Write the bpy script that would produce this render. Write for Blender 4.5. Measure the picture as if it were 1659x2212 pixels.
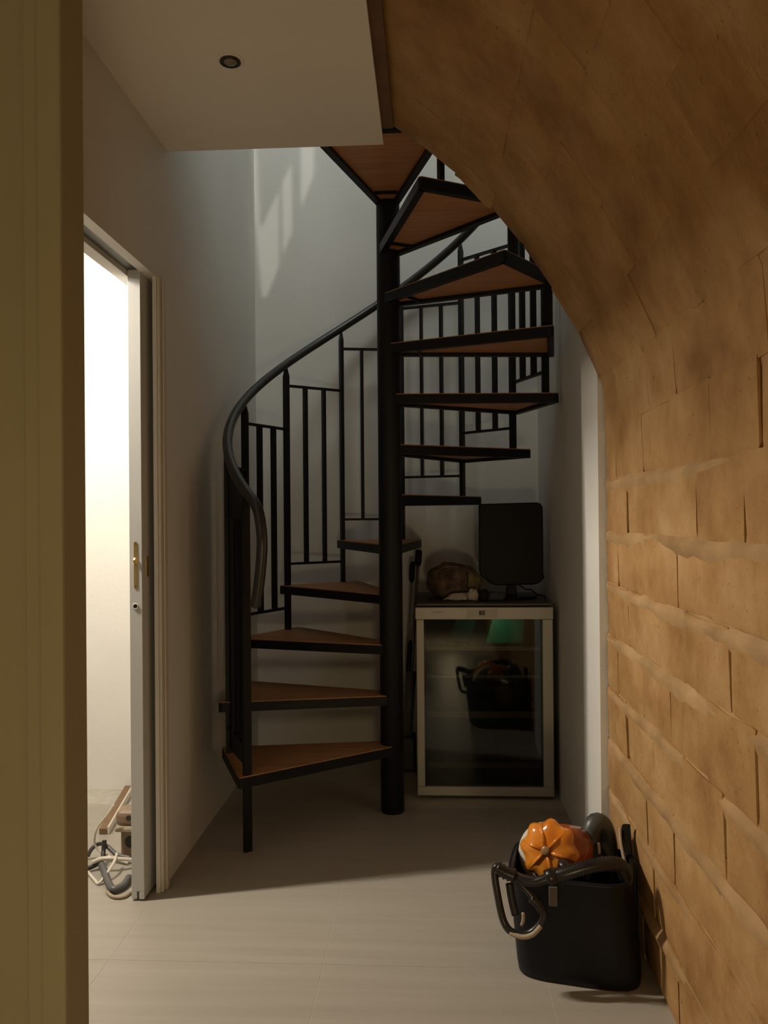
import bpy, bmesh, math, random
from mathutils import Vector, Matrix, noise

random.seed(7)
for o in list(bpy.data.objects):
    bpy.data.objects.remove(o)
S = bpy.context.scene
C = S.collection
PI = math.pi

# ------------------------------------------------------------------ camera
cam_d = bpy.data.cameras.new('camera')
cam_d.sensor_fit = 'VERTICAL'
cam_d.sensor_height = 36.0
cam_d.lens = 1739.3 / 2212 * 36.0
cam_d.clip_start = 0.02
cam = bpy.data.objects.new('camera', cam_d)
C.objects.link(cam)
cam.matrix_world = (Matrix.Translation((0, 0, 1.21)) @ Matrix.Rotation(0.055, 4, 'Z')
                    @ Matrix.Rotation(PI / 2 + 0.0046, 4, 'X') @ Matrix.Rotation(-0.0083, 4, 'Z'))
S.camera = cam

# ------------------------------------------------------------------ world, exposure, lights
S.view_settings.view_transform = 'Standard'
S.view_settings.look = 'None'
S.view_settings.gamma = 1.0
S.view_settings.use_curve_mapping = False
S.view_settings.exposure = 0.0
W = bpy.data.worlds.new('world')
S.world = W
W.use_nodes = True
W.node_tree.nodes['Background'].inputs[0].default_value = (0.6, 0.5, 0.4, 1)
W.node_tree.nodes['Background'].inputs[1].default_value = 0.0


def light(name, kind, loc, energy, color, target=None, **kw):
    d = bpy.data.lights.new(name, kind)
    d.energy = energy
    d.color = color
    for k, v in kw.items():
        setattr(d, k, v)
    o = bpy.data.objects.new(name, d)
    C.objects.link(o)
    o.location = loc
    if target is not None:
        o.rotation_euler = (Vector(target) - Vector(loc)).to_track_quat('-Z', 'Y').to_euler()
    return o


WARM = (1.0, 0.83, 0.60)
# ceiling lamp of the bright side room (its light falls through the sliding door)
light('side_room_light', 'AREA', (-1.82, 2.262, 2.25), 70.0, (1.0, 0.90, 0.75), target=(-0.82, 2.80, 1.40),
      shape='RECTANGLE', size=0.022, size_y=0.36)
# cool light of the storey above, falling down the stairwell
light('upper_storey_light', 'AREA', (-0.20, 1.85, 5.0), 29.5, (0.90, 0.99, 0.97), target=(-0.15, 3.5, 1.2),
      shape='RECTANGLE', size=1.2, size_y=0.9)
# unseen spot upstairs, aimed through the added panel's cut-out to throw the streak
light('streak_spot', 'SPOT', (0.35, 0.6, 3.6), 95.0, (1.0, 0.96, 0.86), target=(-0.28, 2.53, 3.12),
      shadow_soft_size=0.02, spot_size=0.55, spot_blend=0.3)
# added warm fill, out of view low behind the photographer
light('near_room_fill', 'POINT', (0.20, -0.70, 0.45), 26.0, (1.0, 0.79, 0.45), shadow_soft_size=0.12)

# ------------------------------------------------------------------ materials


def new_mat(name):
    m = bpy.data.materials.new(name)
    m.use_nodes = True
    return m, m.node_tree.nodes, m.node_tree.links, m.node_tree.nodes['Principled BSDF']


def mat(name, col, rough=0.6, metal=0.0, var=0.0, scale=8.0, bump=0.0, bscale=60.0, stretch=(1, 1, 1),
        coat=0.0, trans=0.0, alpha=None, detail=4.0, col2=None, spec=0.5):
    m, N, L, B = new_mat(name)
    B.inputs['Roughness'].default_value = rough
    B.inputs['Metallic'].default_value = metal
    B.inputs['Coat Weight'].default_value = coat
    B.inputs['Transmission Weight'].default_value = trans
    B.inputs['Specular IOR Level'].default_value = spec
    g = N.new('ShaderNodeNewGeometry')
    mp = N.new('ShaderNodeMapping')
    mp.inputs['Scale'].default_value = stretch
    L.new(g.outputs['Position'], mp.inputs['Vector'])
    t = N.new('ShaderNodeTexNoise')
    t.inputs['Scale'].default_value = scale
    t.inputs['Detail'].default_value = detail
    L.new(mp.outputs[0], t.inputs['Vector'])
    r = N.new('ShaderNodeValToRGB')
    a = tuple(c * (1 - var) for c in col)
    b = col2 if col2 else tuple(min(1, c * (1 + var)) for c in col)
    r.color_ramp.elements[0].position = 0.3
    r.color_ramp.elements[1].position = 0.7
    r.color_ramp.elements[0].color = (*a, 1)
    r.color_ramp.elements[1].color = (*b, 1)
    L.new(t.outputs['Fac'], r.inputs[0])
    L.new(r.outputs[0], B.inputs['Base Color'])
    if bump:
        t2 = N.new('ShaderNodeTexNoise')
        t2.inputs['Scale'].default_value = bscale
        t2.inputs['Detail'].default_value = 5
        L.new(mp.outputs[0], t2.inputs['Vector'])
        bp = N.new('ShaderNodeBump')
        bp.inputs['Strength'].default_value = bump
        bp.inputs['Distance'].default_value = 0.01
        L.new(t2.outputs['Fac'], bp.inputs['Height'])
        L.new(bp.outputs[0], B.inputs['Normal'])
    return m


def stone_mat():
    m, N, L, B = new_mat('limewashed_stone')
    B.inputs['Roughness'].default_value = 0.8
    B.inputs['Specular IOR Level'].default_value = 0.25
    g = N.new('ShaderNodeNewGeometry')
    t = N.new('ShaderNodeTexNoise')
    t.inputs['Scale'].default_value = 4.5
    t.inputs['Detail'].default_value = 6
    t.inputs['Roughness'].default_value = 0.62
    L.new(g.outputs['Position'], t.inputs['Vector'])
    r = N.new('ShaderNodeValToRGB')
    e = r.color_ramp.elements
    e[0].position = 0.28
    e[0].color = (0.265, 0.132, 0.043, 1)
    e[1].position = 0.72
    e[1].color = (0.52, 0.325, 0.155, 1)
    n = e.new(0.5)
    n.color = (0.405, 0.228, 0.088, 1)
    L.new(t.outputs['Fac'], r.inputs[0])
    # dark ochre drips, stretched along the height
    mp = N.new('ShaderNodeMapping')
    mp.inputs['Scale'].default_value = (13, 13, 5.5)
    L.new(g.outputs['Position'], mp.inputs['Vector'])
    t2 = N.new('ShaderNodeTexNoise')
    t2.inputs['Scale'].default_value = 1.0
    t2.inputs['Detail'].default_value = 3
    L.new(mp.outputs[0], t2.inputs['Vector'])
    r2 = N.new('ShaderNodeValToRGB')
    r2.color_ramp.elements[0].position = 0.60
    r2.color_ramp.elements[1].position = 0.76
    r2.color_ramp.elements[0].color = (0, 0, 0, 1)
    r2.color_ramp.elements[1].color = (0.38, 0.38, 0.38, 1)
    L.new(t2.outputs['Fac'], r2.inputs[0])
    mx = N.new('ShaderNodeMixRGB')
    mx.inputs['Color2'].default_value = (0.26, 0.12, 0.035, 1)
    L.new(r2.outputs[0], mx.inputs['Fac'])
    L.new(r.outputs[0], mx.inputs['Color1'])
    # small pits
    v = N.new('ShaderNodeTexNoise')
    v.inputs['Scale'].default_value = 75
    v.inputs['Detail'].default_value = 2
    L.new(g.outputs['Position'], v.inputs['Vector'])
    r3 = N.new('ShaderNodeValToRGB')
    r3.color_ramp.elements[0].position = 0.68
    r3.color_ramp.elements[1].position = 0.74
    r3.color_ramp.elements[0].color = (0, 0, 0, 1)
    r3.color_ramp.elements[1].color = (0.6, 0.6, 0.6, 1)
    L.new(v.outputs['Fac'], r3.inputs[0])
    mx2 = N.new('ShaderNodeMixRGB')
    mx2.inputs['Color2'].default_value = (0.16, 0.075, 0.03, 1)
    L.new(r3.outputs[0], mx2.inputs['Fac'])
    L.new(mx.outputs[0], mx2.inputs['Color1'])
    L.new(mx2.outputs[0], B.inputs['Base Color'])
    t4 = N.new('ShaderNodeTexNoise')
    t4.inputs['Scale'].default_value = 16
    t4.inputs['Detail'].default_value = 7
    t4.inputs['Roughness'].default_value = 0.6
    L.new(g.outputs['Position'], t4.inputs['Vector'])
    bp = N.new('ShaderNodeBump')
    bp.inputs['Strength'].default_value = 0.6
    bp.inputs['Distance'].default_value = 0.012
    L.new(t4.outputs['Fac'], bp.inputs['Height'])
    L.new(bp.outputs[0], B.inputs['Normal'])
    return m


def tile_mat():
    m, N, L, B = new_mat('floor_tile')
    g = N.new('ShaderNodeNewGeometry')
    mp = N.new('ShaderNodeMapping')
    mp.inputs['Scale'].default_value = (1.2, 22, 1)
    L.new(g.outputs['Position'], mp.inputs['Vector'])
    t = N.new('ShaderNodeTexNoise')
    t.inputs['Scale'].default_value = 1.0
    t.inputs['Detail'].default_value = 6
    L.new(mp.outputs[0], t.inputs['Vector'])
    r = N.new('ShaderNodeValToRGB')
    r.color_ramp.elements[0].position = 0.3
    r.color_ramp.elements[1].position = 0.72
    r.color_ramp.elements[0].color = (0.340, 0.307, 0.258, 1)
    r.color_ramp.elements[1].color = (0.385, 0.35, 0.298, 1)
    L.new(t.outputs['Fac'], r.inputs[0])
    L.new(r.outputs[0], B.inputs['Base Color'])
    B.inputs['Roughness'].default_value = 0.42
    B.inputs['Specular IOR Level'].default_value = 0.4
    return m


def wood_mat(name, c1, c2, rough=0.5):
    m, N, L, B = new_mat(name)
    tc = N.new('ShaderNodeTexCoord')
    mp = N.new('ShaderNodeMapping')
    mp.inputs['Scale'].default_value = (3.0, 40, 40)
    L.new(tc.outputs['Object'], mp.inputs['Vector'])
    t = N.new('ShaderNodeTexNoise')
    t.inputs['Scale'].default_value = 1.0
    t.inputs['Detail'].default_value = 5
    L.new(mp.outputs[0], t.inputs['Vector'])
    r = N.new('ShaderNodeValToRGB')
    r.color_ramp.elements[0].position = 0.3
    r.color_ramp.elements[1].position = 0.75
    r.color_ramp.elements[0].color = (*c1, 1)
    r.color_ramp.elements[1].color = (*c2, 1)
    L.new(t.outputs['Fac'], r.inputs[0])
    L.new(r.outputs[0], B.inputs['Base Color'])
    B.inputs['Roughness'].default_value = rough
    return m


def glass_mat(name, col, rough=0.03):
    """thin pane: mostly see-through with a clear-coat reflection"""
    m, N, L, B = new_mat(name)
    tr = N.new('ShaderNodeBsdfTransparent')
    tr.inputs[0].default_value = (*col, 1)
    gl = N.new('ShaderNodeBsdfGlossy')
    gl.inputs['Roughness'].default_value = rough
    fr = N.new('ShaderNodeFresnel')
    fr.inputs[0].default_value = 1.5
    mx = N.new('ShaderNodeMixShader')
    L.new(fr.outputs[0], mx.inputs[0])
    L.new(tr.outputs[0], mx.inputs[1])
    L.new(gl.outputs[0], mx.inputs[2])
    L.new(mx.outputs[0], N['Material Output'].inputs['Surface'])
    N.remove(B)
    return m


MT = {
    'white': mat('white_paint', (0.71, 0.69, 0.65), 0.7, var=0.03, scale=3, bump=0.08, bscale=90),
    'ceil': mat('ceiling_paint', (0.82, 0.78, 0.70), 0.8, var=0.02, scale=2),
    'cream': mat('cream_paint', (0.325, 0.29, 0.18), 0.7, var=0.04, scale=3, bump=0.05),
    'casing': mat('casing_paint', (0.60, 0.56, 0.47), 0.5, var=0.03, scale=6),
    'door': mat('door_paint', (0.55, 0.55, 0.54), 0.45, var=0.02, scale=4),
    'track': mat('track_metal', (0.10, 0.10, 0.08), 0.5, 0.6, var=0.1),
    'brass': mat('brass', (0.78, 0.58, 0.26), 0.3, 0.9, var=0.05, scale=30),
    'hole': mat('dark_hole', (0.02, 0.008, 0.005), 0.8, var=0.2),
    'screw': mat('screw_metal', (0.18, 0.15, 0.10), 0.4, 0.8, var=0.1),
    'stone': stone_mat(),
    'mortar': mat('lime_mortar', (0.15, 0.07, 0.024), 0.9, var=0.35, scale=12, bump=0.5, bscale=40),
    'tile': tile_mat(),
    'grout': mat('pale_grout', (0.44, 0.41, 0.35), 0.8, var=0.08, scale=30),
    'steel': mat('black_steel', (0.008, 0.0075, 0.009), 0.5, 0.0, var=0.15, scale=20, bump=0.05, bscale=120, spec=0.25),
    'rail': mat('black_handrail', (0.022, 0.021, 0.020), 0.33, 0.0, var=0.2, scale=25, spec=0.6),
    'wood': wood_mat('reddish_tread_wood', (0.37, 0.165, 0.060), (0.52, 0.25, 0.097)),
    'silver': mat('silver_fridge_paint', (0.47, 0.445, 0.385), 0.42, 0.1, var=0.03, scale=10),
    'panelgrey': mat('control_panel_grey', (0.36, 0.33, 0.27), 0.4, 0.1, var=0.03),
    'fridgedark': mat('fridge_black', (0.02, 0.02, 0.02), 0.5, var=0.1),
    'fridgein': mat('fridge_liner', (0.16, 0.15, 0.13), 0.6, var=0.1, scale=3),
    'glass': glass_mat('dark_glass', (0.50, 0.52, 0.50)),
    'shelf': mat('shelf_front_metal', (0.40, 0.33, 0.25), 0.3, 0.5, var=0.1),
    'green': mat('green_plastic', (0.010, 0.30, 0.14), 0.5, var=0.12, scale=5),
    'darkgreen': mat('dark_green_plastic', (0.008, 0.08, 0.045), 0.5, var=0.12, scale=5),
    'ink': mat('dark_ink', (0.03, 0.028, 0.025), 0.6, var=0.1),
    'ink2': mat('grey_ink', (0.12, 0.11, 0.09), 0.6, var=0.1),
    'black': mat('black_plastic', (0.006, 0.006, 0.007), 0.5, var=0.2, scale=15, spec=0.2),
    'screen': mat('black_screen', (0.005, 0.005, 0.006), 0.5, var=0.1, spec=0.2),
    'bag': mat('dark_brown_cloth', (0.13, 0.078, 0.056), 0.9, var=0.55, scale=26, bump=0.5, bscale=70, col2=(0.23, 0.155, 0.115)),
    'olive': mat('olive_cloth', (0.20, 0.16, 0.07), 0.9, var=0.4, scale=30, bump=0.4),
    'paper': mat('crumpled_paper', (0.50, 0.46, 0.38), 0.8, var=0.08, scale=20, bump=0.3, bscale=30),
    'darkcloth': mat('black_cloth', (0.012, 0.013, 0.015), 0.9, var=0.3, scale=30, bump=0.4),
    'bluegrey': mat('blue_grey_cloth', (0.07, 0.075, 0.09), 0.9, var=0.3, scale=30, bump=0.4),
    'greymetal': mat('grey_tube', (0.22, 0.20, 0.17), 0.4, 0.5, var=0.1),
    'greysleeve': mat('grey_sleeve', (0.10, 0.09, 0.08), 0.6, var=0.15),
    'rubber': mat('black_rubber', (0.006, 0.0055, 0.009), 0.45, var=0.2, scale=12, spec=0.25),
    'hose': mat('black_hose', (0.016, 0.013, 0.012), 0.30, var=0.2, scale=30),
    'greyhose': mat('dark_grey_hose', (0.055, 0.058, 0.055), 0.40, var=0.2, scale=30),
    'orange': mat('orange_plastic', (0.62, 0.17, 0.012), 0.20, var=0.12, scale=14, coat=0.6, col2=(0.80, 0.29, 0.03)),
    'orange2': mat('dark_orange_plastic', (0.30, 0.062, 0.006), 0.25, var=0.25, scale=10, coat=0.4),
    'whiteplastic': mat('white_plastic', (0.62, 0.58, 0.50), 0.4, var=0.03),
    'clear': mat('smoky_plastic', (0.30, 0.17, 0.08), 0.15, var=0.1, coat=0.6),
    'strap': mat('beige_strap', (0.34, 0.27, 0.19), 0.6, var=0.1, scale=40),
    'taupe': mat('taupe_plastic', (0.26, 0.18, 0.12), 0.5, var=0.1, scale=10),
    'brownwood': wood_mat('brown_stick', (0.16, 0.085, 0.04), (0.24, 0.14, 0.07)),
    'cablewhite': mat('white_cable', (0.66, 0.60, 0.50), 0.4, var=0.05),
    'cablegrey': mat('grey_cable', (0.11, 0.105, 0.10), 0.35, var=0.15),
    'cableblack': mat('black_cable', (0.03, 0.028, 0.024), 0.4, var=0.15),
    'limebed': mat('pale_lime_bed', (0.41, 0.236, 0.094), 0.85, var=0.30, scale=6, bump=0.5, bscale=22, col2=(0.49, 0.305, 0.142)),
    'gap': mat('painted_gap_shade', (0.15, 0.085, 0.05), 0.8, var=0.2),  # shade along the ceiling edge, put into the colour
    'bulb': mat('unlit_bulb', (0.22, 0.19, 0.14), 0.25, var=0.1),
}

# ------------------------------------------------------------------ mesh helpers


def cr(points, n=8, closed=False):
    """Catmull-Rom through points"""
    P = [Vector(p) for p in points]
    out = []
    m = len(P)
    rng = m if closed else m - 1
    for i in range(rng):
        if closed:
            p0, p1, p2, p3 = P[(i - 1) % m], P[i], P[(i + 1) % m], P[(i + 2) % m]
        else:
            p0, p1, p2, p3 = P[max(i - 1, 0)], P[i], P[i + 1], P[min(i + 2, m - 1)]
        for j in range(n):
            t = j / n
            out.append(0.5 * ((2 * p1) + (p2 - p0) * t + (2 * p0 - 5 * p1 + 4 * p2 - p3) * t * t
                              + (3 * p1 - p0 - 3 * p2 + p3) * t ** 3))
    if not closed:
        out.append(P[-1].copy())
    return out


class MB:
    def __init__(self):
        self.v = []
        self.f = []

    def add(self, vs, fs):
        b = len(self.v)
        self.v += [tuple(p) for p in vs]
        self.f += [tuple(i + b for i in f) for f in fs]
        return self

    def box(self, x0, x1, y0, y1, z0, z1):
        vs = [(x, y, z) for z in (z0, z1) for y in (y0, y1) for x in (x0, x1)]
        return self.add(vs, [(0, 2, 3, 1), (4, 5, 7, 6), (0, 1, 5, 4), (2, 6, 7, 3), (0, 4, 6, 2), (1, 3, 7, 5)])

    def obox(self, c, ax, ay, az, hx, hy, hz):
        c, ax, ay, az = (Vector(q) for q in (c, ax, ay, az))
        vs = [c + ax * (sx * hx) + ay * (sy * hy) + az * (sz * hz) for sz in (-1, 1) for sy in (-1, 1) for sx in (-1, 1)]
        return self.add(vs, [(0, 2, 3, 1), (4, 5, 7, 6), (0, 1, 5, 4), (2, 6, 7, 3), (0, 4, 6, 2), (1, 3, 7, 5)])

    def prism(self, poly, z0, z1, plane='xy', off=0):
        """poly list of 2-tuples, CCW; extruded between z0 and z1 along the third axis"""
        n = len(poly)
        if plane == 'xy':
            mk = lambda p, z: (p[0], p[1], z)
        elif plane == 'xz':
            mk = lambda p, y: (p[0], y, p[1])
        else:
            mk = lambda p, x: (x, p[0], p[1])
        vs = [mk(p, z0) for p in poly] + [mk(p, z1) for p in poly]
        fs = [tuple(reversed(range(n))), tuple(range(n, 2 * n))]
        fs += [(i, (i + 1) % n, n + (i + 1) % n, n + i) for i in range(n)]
        return self.add(vs, fs)

    def tube(self, path, r, n=10, closed=False, caps=True, flat=1.0):
        P = [Vector(p) for p in path]
        m = len(P)
        if not hasattr(r, '__len__'):
            r = [r] * m
        up = Vector((0, 0, 1))
        t0 = (P[1] - P[0]).normalized()
        if abs(t0.dot(up)) > 0.95:
            up = Vector((1, 0, 0))
        nrm = (up - t0 * up.dot(t0)).normalized()
        vs = []
        for i in range(m):
            if closed:
                t = (P[(i + 1) % m] - P[(i - 1) % m]).normalized()
            else:
                t = (P[min(i + 1, m - 1)] - P[max(i - 1, 0)]).normalized()
            nrm = (nrm - t * nrm.dot(t)).normalized()
            bn = t.cross(nrm)
            for j in range(n):
                a = 2 * PI * j / n
                vs.append(P[i] + nrm * (math.cos(a) * r[i]) + bn * (math.sin(a) * r[i] * flat))
        fs = []
        for i in range(m if closed else m - 1):
            k = (i + 1) % m
            for j in range(n):
                l = (j + 1) % n
                fs.append((i * n + j, i * n + l, k * n + l, k * n + j))
        if caps and not closed:
            fs.append(tuple(reversed(range(n))))
            fs.append(tuple(range((m - 1) * n, m * n)))
        return self.add(vs, fs)

    def lathe(self, prof, c=(0, 0, 0), ax=(0, 0, 1), n=24, lob=None):
        """prof: (radius, along axis). lob: function(angle, k) -> radius factor"""
        c = Vector(c)
        ax = Vector(ax).normalized()
        h = Vector((0, 0, 1)) if abs(ax.z) < 0.9 else Vector((1, 0, 0))
        u = (h - ax * h.dot(ax)).normalized()
        w = ax.cross(u)
        vs, fs = [], []
        for k, (r, t) in enumerate(prof):
            for j in range(n):
                a = 2 * PI * j / n
                q = r * (lob(a, k) if lob else 1)
                vs.append(c + ax * t + (u * math.cos(a) + w * math.sin(a)) * q)
        for k in range(len(prof) - 1):
            for j in range(n):
                l = (j + 1) % n
                fs.append((k * n + j, k * n + l, (k + 1) * n + l, (k + 1) * n + j))
        fs.append(tuple(reversed(range(n))))
        fs.append(tuple(range((len(prof) - 1) * n, len(prof) * n)))
        return self.add(vs, fs)

    def build(self, name, m, parent=None, smooth=False, bevel=0.0, seg=2, subs=0, **props):
        me = bpy.data.meshes.new(name)
        me.from_pydata(self.v, [], self.f)
        me.validate()
        bm = bmesh.new()
        bm.from_mesh(me)
        bmesh.ops.recalc_face_normals(bm, faces=bm.faces)
        bm.to_mesh(me)
        bm.free()
        return link_mesh(name, me, m, parent, smooth, bevel, seg, subs, **props)


def link_mesh(name, me, m, parent=None, smooth=False, bevel=0.0, seg=2, subs=0, **props):
    me.materials.append(MT[m])
    if smooth:
        for p in me.polygons:
            p.use_smooth = True
    o = bpy.data.objects.new(name, me)
    C.objects.link(o)
    if parent:
        o.parent = parent
        o.matrix_parent_inverse = Matrix.Translation(-parent.location) if parent.type == 'EMPTY' else Matrix()
    if bevel:
        b = o.modifiers.new('bevel', 'BEVEL')
        b.width = bevel
        b.segments = seg
        b.limit_method = 'ANGLE'
        b.angle_limit = math.radians(40)
    if subs:
        s = o.modifiers.new('subd', 'SUBSURF')
        s.levels = subs
        s.render_levels = subs
    for k, v in props.items():
        o[k] = v
    return o


def thing(name, label, cat, loc=(0, 0, 0), group=None):
    o = bpy.data.objects.new(name, None)
    o.empty_display_size = 0.05
    C.objects.link(o)
    o.location = loc
    o['label'] = label
    o['category'] = cat
    if group:
        o['group'] = group
    return o


def struct(name, mb, m, **kw):
    o = mb.build(name, m, **kw)
    o['kind'] = 'structure'
    return o


def text(name, body, size, loc, m, parent=None, ext=0.0005, rot=(PI / 2, 0, 0), align='CENTER', sx=1.0):
    cu = bpy.data.curves.new(name, 'FONT')
    cu.body = body
    cu.size = size
    cu.extrude = ext
    cu.align_x = align
    cu.align_y = 'CENTER'
    t = bpy.data.objects.new(name + '_tmp', cu)
    C.objects.link(t)
    dg = bpy.context.evaluated_depsgraph_get()
    me = bpy.data.meshes.new_from_object(t.evaluated_get(dg))
    bpy.data.objects.remove(t)
    me.transform(Matrix.Translation(loc) @ Matrix.Rotation(rot[2], 4, 'Z') @ Matrix.Rotation(rot[0], 4, 'X') @ Matrix.Diagonal((sx, 1, 1, 1)))
    me.materials.clear()
    return link_mesh(name, me, m, parent)


def plate_with_hole(name, outer, hole, y0, y1, m):
    """flat board in the XZ plane with a cut-out"""
    cu = bpy.data.curves.new(name, 'CURVE')
    cu.dimensions = '2D'
    cu.fill_mode = 'BOTH'
    cu.extrude = (y1 - y0) / 2
    for poly in (outer, hole):
        s = cu.splines.new('POLY')
        s.points.add(len(poly) - 1)
        for p, q in zip(s.points, poly):
            p.co = (q[0], q[1], 0, 1)
        s.use_cyclic_u = True
    t = bpy.data.objects.new(name + '_tmp', cu)
    C.objects.link(t)
    dg = bpy.context.evaluated_depsgraph_get()
    me = bpy.data.meshes.new_from_object(t.evaluated_get(dg))
    bpy.data.objects.remove(t)
    me.transform(Matrix.Translation((0, (y0 + y1) / 2, 0)) @ Matrix.Rotation(PI / 2, 4, 'X'))
    me.materials.clear()
    return link_mesh(name, me, m)


# ------------------------------------------------------------------ setting
LX = -0.873          # left wall surface
RX = 0.550           # white stairwell wall on the right
BX = 0.572           # stone wall on the right
BY = 4.06            # back wall
CZ = 2.45            # plasterboard ceiling
CY = 2.681           # its far edge
CXE = -0.139         # its right edge
JY = 2.557           # door jamb (far side of the opening)
HZ = 1.990           # head of the opening
UP = 5.2

# floor: slab with pale joints, square tiles laid on it
floor = struct('floor', MB().box(-3.3, 0.75, -2.6, 4.2, -0.12, -0.0006), 'grout')
T = 0.5895
for i in range(-5, 2):
    for j in range(-1, 4):
        x0 = -0.294 + T * i
        y0 = 2.165 + T * (j - 2)
        x1, y1 = min(x0 + T, 0.74), min(y0 + T, 4.19)
        g = 0.0011
        if x1 - x0 < 0.05 or x0 < -3.29:
            continue
        MB().box(x0 + g, x1 - g, y0 + g, y1 - g, -0.012, 0.0).build('tile', 'tile', floor)
MB().box(-3.19, 0.74, -2.55, 2.165 - 3 * T - 0.002, -0.012, 0.0).build('tile', 'tile', floor)

# left wall with the pocket for the sliding door
wl = MB()
wl.box(LX - 0.013, LX, JY, BY, 0, HZ)                       # front skin beside the stairs
wl.box(LX - 0.115, LX - 0.100, JY + 0.10, 3.53, 0, HZ)             # back skin of the pocket
wl.box(LX - 0.115, LX - 0.0131, 3.45, BY + 0.1, 0, HZ)      # end of the pocket
wl.box(LX - 0.034, LX, 1.83, JY, HZ, CZ)                    # above the opening, front
wl.box(LX - 0.034, LX, JY, BY, HZ, UP)
wl.box(LX - 0.115, LX - 0.075, 1.83, BY, HZ - 0.012, CZ)    # above the opening, rear
wl.box(LX - 0.075, LX - 0.034, 1.83, BY, HZ + 0.05, CZ)     # above the track
wl.box(LX - 0.115, LX, -2.6, 1.83, 0, CZ)                   # near end of the wall
wl.box(LX - 0.115, LX, 0.3, JY, CZ + 0.03, UP)              # upper storey
struct('wall_left', wl, 'white')
struct('trim_1', MB().box(LX - 0.074, LX - 0.035, 1.831, 3.4, HZ + 0.005, HZ + 0.049), 'track')
# casing strip on the jamb: flat band and a raised bead
tb = MB()
tb.box(LX, LX + 0.010, JY + 0.002, JY + 0.070, 0, HZ)
struct('trim_2', tb, 'casing', bevel=0.003)
struct('trim_3', MB().box(LX + 0.010, LX + 0.016, JY + 0.022, JY + 0.046, 0, HZ), 'casing', bevel=0.003)

# back and right walls of the stairwell
struct('wall_back', MB().box(LX - 0.2, 0.75, BY, BY + 0.12, 0, UP), 'white')
struct('wall_right', MB().box(RX, 0.75, 2.640, BY, 0, UP), 'white')

# false ceiling (thin plasterboard sheet)
struct('ceiling', MB().box(-3.3, CXE, -2.6, CY, CZ, CZ + 0.013), 'ceil')

# dark strip painted in as the shade between plasterboard and vault
struct('gap_shade_strip', MB().box(CXE - 0.012, CXE + 0.036, -2.6, 2.60, CZ + 0.0135, CZ + 0.034), 'gap')

# upper storey
struct('ceiling_upper', MB().box(LX - 0.2, 2.0, 0.2, BY + 0.12, UP, UP + 0.1), 'white')
struct('floor_upper', MB().box(LX, 2.0, 0.2, 2.598, 2.66, 2.76), 'ceil')
struct('wall_upper_front', MB().box(LX - 0.1, 2.0, 0.2, 0.3, 2.76, UP), 'white')
struct('wall_upper_right', MB().box(2.0, 2.1, 0.2, 2.64, 2.76, UP), 'white')
struct('wall_upper_back', MB().box(0.75, 2.0, 2.60, 2.70, 2.76, UP), 'white')
# added unseen panel, cut out to shape the light streak on the back wall
LP = Vector((0.35, 0.6, 3.6))
kk = (2.53 - LP.y) / (BY - LP.y)
hole = [(LP.x + (x - LP.x) * kk, LP.z + (z - LP.z) * kk) for x, z in
        ((-0.838, 2.256), (-0.560, 2.955), (-0.560, 3.30), (-0.640, 3.10), (-0.838, 2.69), (-0.862, 3.30), (-0.925, 3.30))]
o = plate_with_hole('streak_mask_panel', [(LX, 2.76), (0.75, 2.76), (0.75, 3.46), (LX, 3.46)], hole, 2.52, 2.54, 'white')
o['kind'] = 'structure'
xb = LP.x + (-0.747 - LP.x) * kk
struct('streak_mask_bar', MB().box(xb - 0.004, xb + 0.004, 2.541, 2.549, 2.80, 3.44), 'white')  # added bar, casts the thin dark line across the streak

# near wall with its casing (left edge of the view)
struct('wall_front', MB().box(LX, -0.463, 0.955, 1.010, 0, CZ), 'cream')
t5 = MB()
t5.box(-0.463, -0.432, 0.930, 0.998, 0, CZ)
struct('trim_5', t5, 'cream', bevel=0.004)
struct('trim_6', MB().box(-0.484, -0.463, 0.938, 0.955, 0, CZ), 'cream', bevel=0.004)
# room behind the photographer
struct('wall_rear', MB().box(-3.2, 0.75, -2.7, -2.6, 0, 2.8), 'cream')
struct('wall_side_room_left', MB().box(-3.3, -3.2, -2.6, 4.2, 0, 2.8), 'white')

# side room seen through the sliding door
struct('wall_side_room_back', MB().box(-3.2, LX - 0.115, 3.517, 3.63, 0, 2.6), 'white')

# stone wall and vault: one curved surface, s runs up the wall and over the vault
VC, VR = Vector((-1.193, 0.954)), 1.879
ZS = 1.598
A0 = math.asin((ZS - VC.y) / VR)
XS = VC.x + VR * math.cos(A0)


def surf(s, y, d):
    """point of the stone skin; d = distance proud of the surface (towards the room)"""
    if s <= ZS:
        k = max(0.0, (s - ZS + 0.08) / 0.08)
        return Vector((BX - d + (XS - BX) * k, y, s))
    a = A0 + (s - ZS) / VR
    q = VR - d
    return Vector((VC.x + q * math.cos(a), y, VC.y + q * math.sin(a)))


SMAX = ZS + VR * (math.radians(66) - A0)
ns = 44
sl = [SMAX * i / ns for i in range(ns + 1)]
inner = [surf(s, 0, -0.0100) for s in sl]
outer = [surf(s, 0, -0.10) for s in sl]


def skin(y0, y1):
    mb = MB()
    pl = [(p.x, p.z) for p in inner] + [(p.x, p.z) for p in reversed(outer)]
    n = len(inner)
    vs = [(p[0], y0, p[1]) for p in pl] + [(p[0], y1, p[1]) for p in pl]
    N2 = len(pl)
    fs = []
    for i in range(N2):
        k = (i + 1) % N2
        fs.append((i, k, N2 + k, N2 + i))
    for i in range(n - 1):
        fs.append((i, N2 - 1 - i, N2 - 2 - i, i + 1))
        fs.append((N2 + i, N2 + i + 1, N2 + N2 - 2 - i, N2 + N2 - 1 - i))
    return mb.add(vs, fs)


stone_wall = struct('wall_stone_right', skin(-2.6, 2.622), 'mortar', smooth=False)
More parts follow.
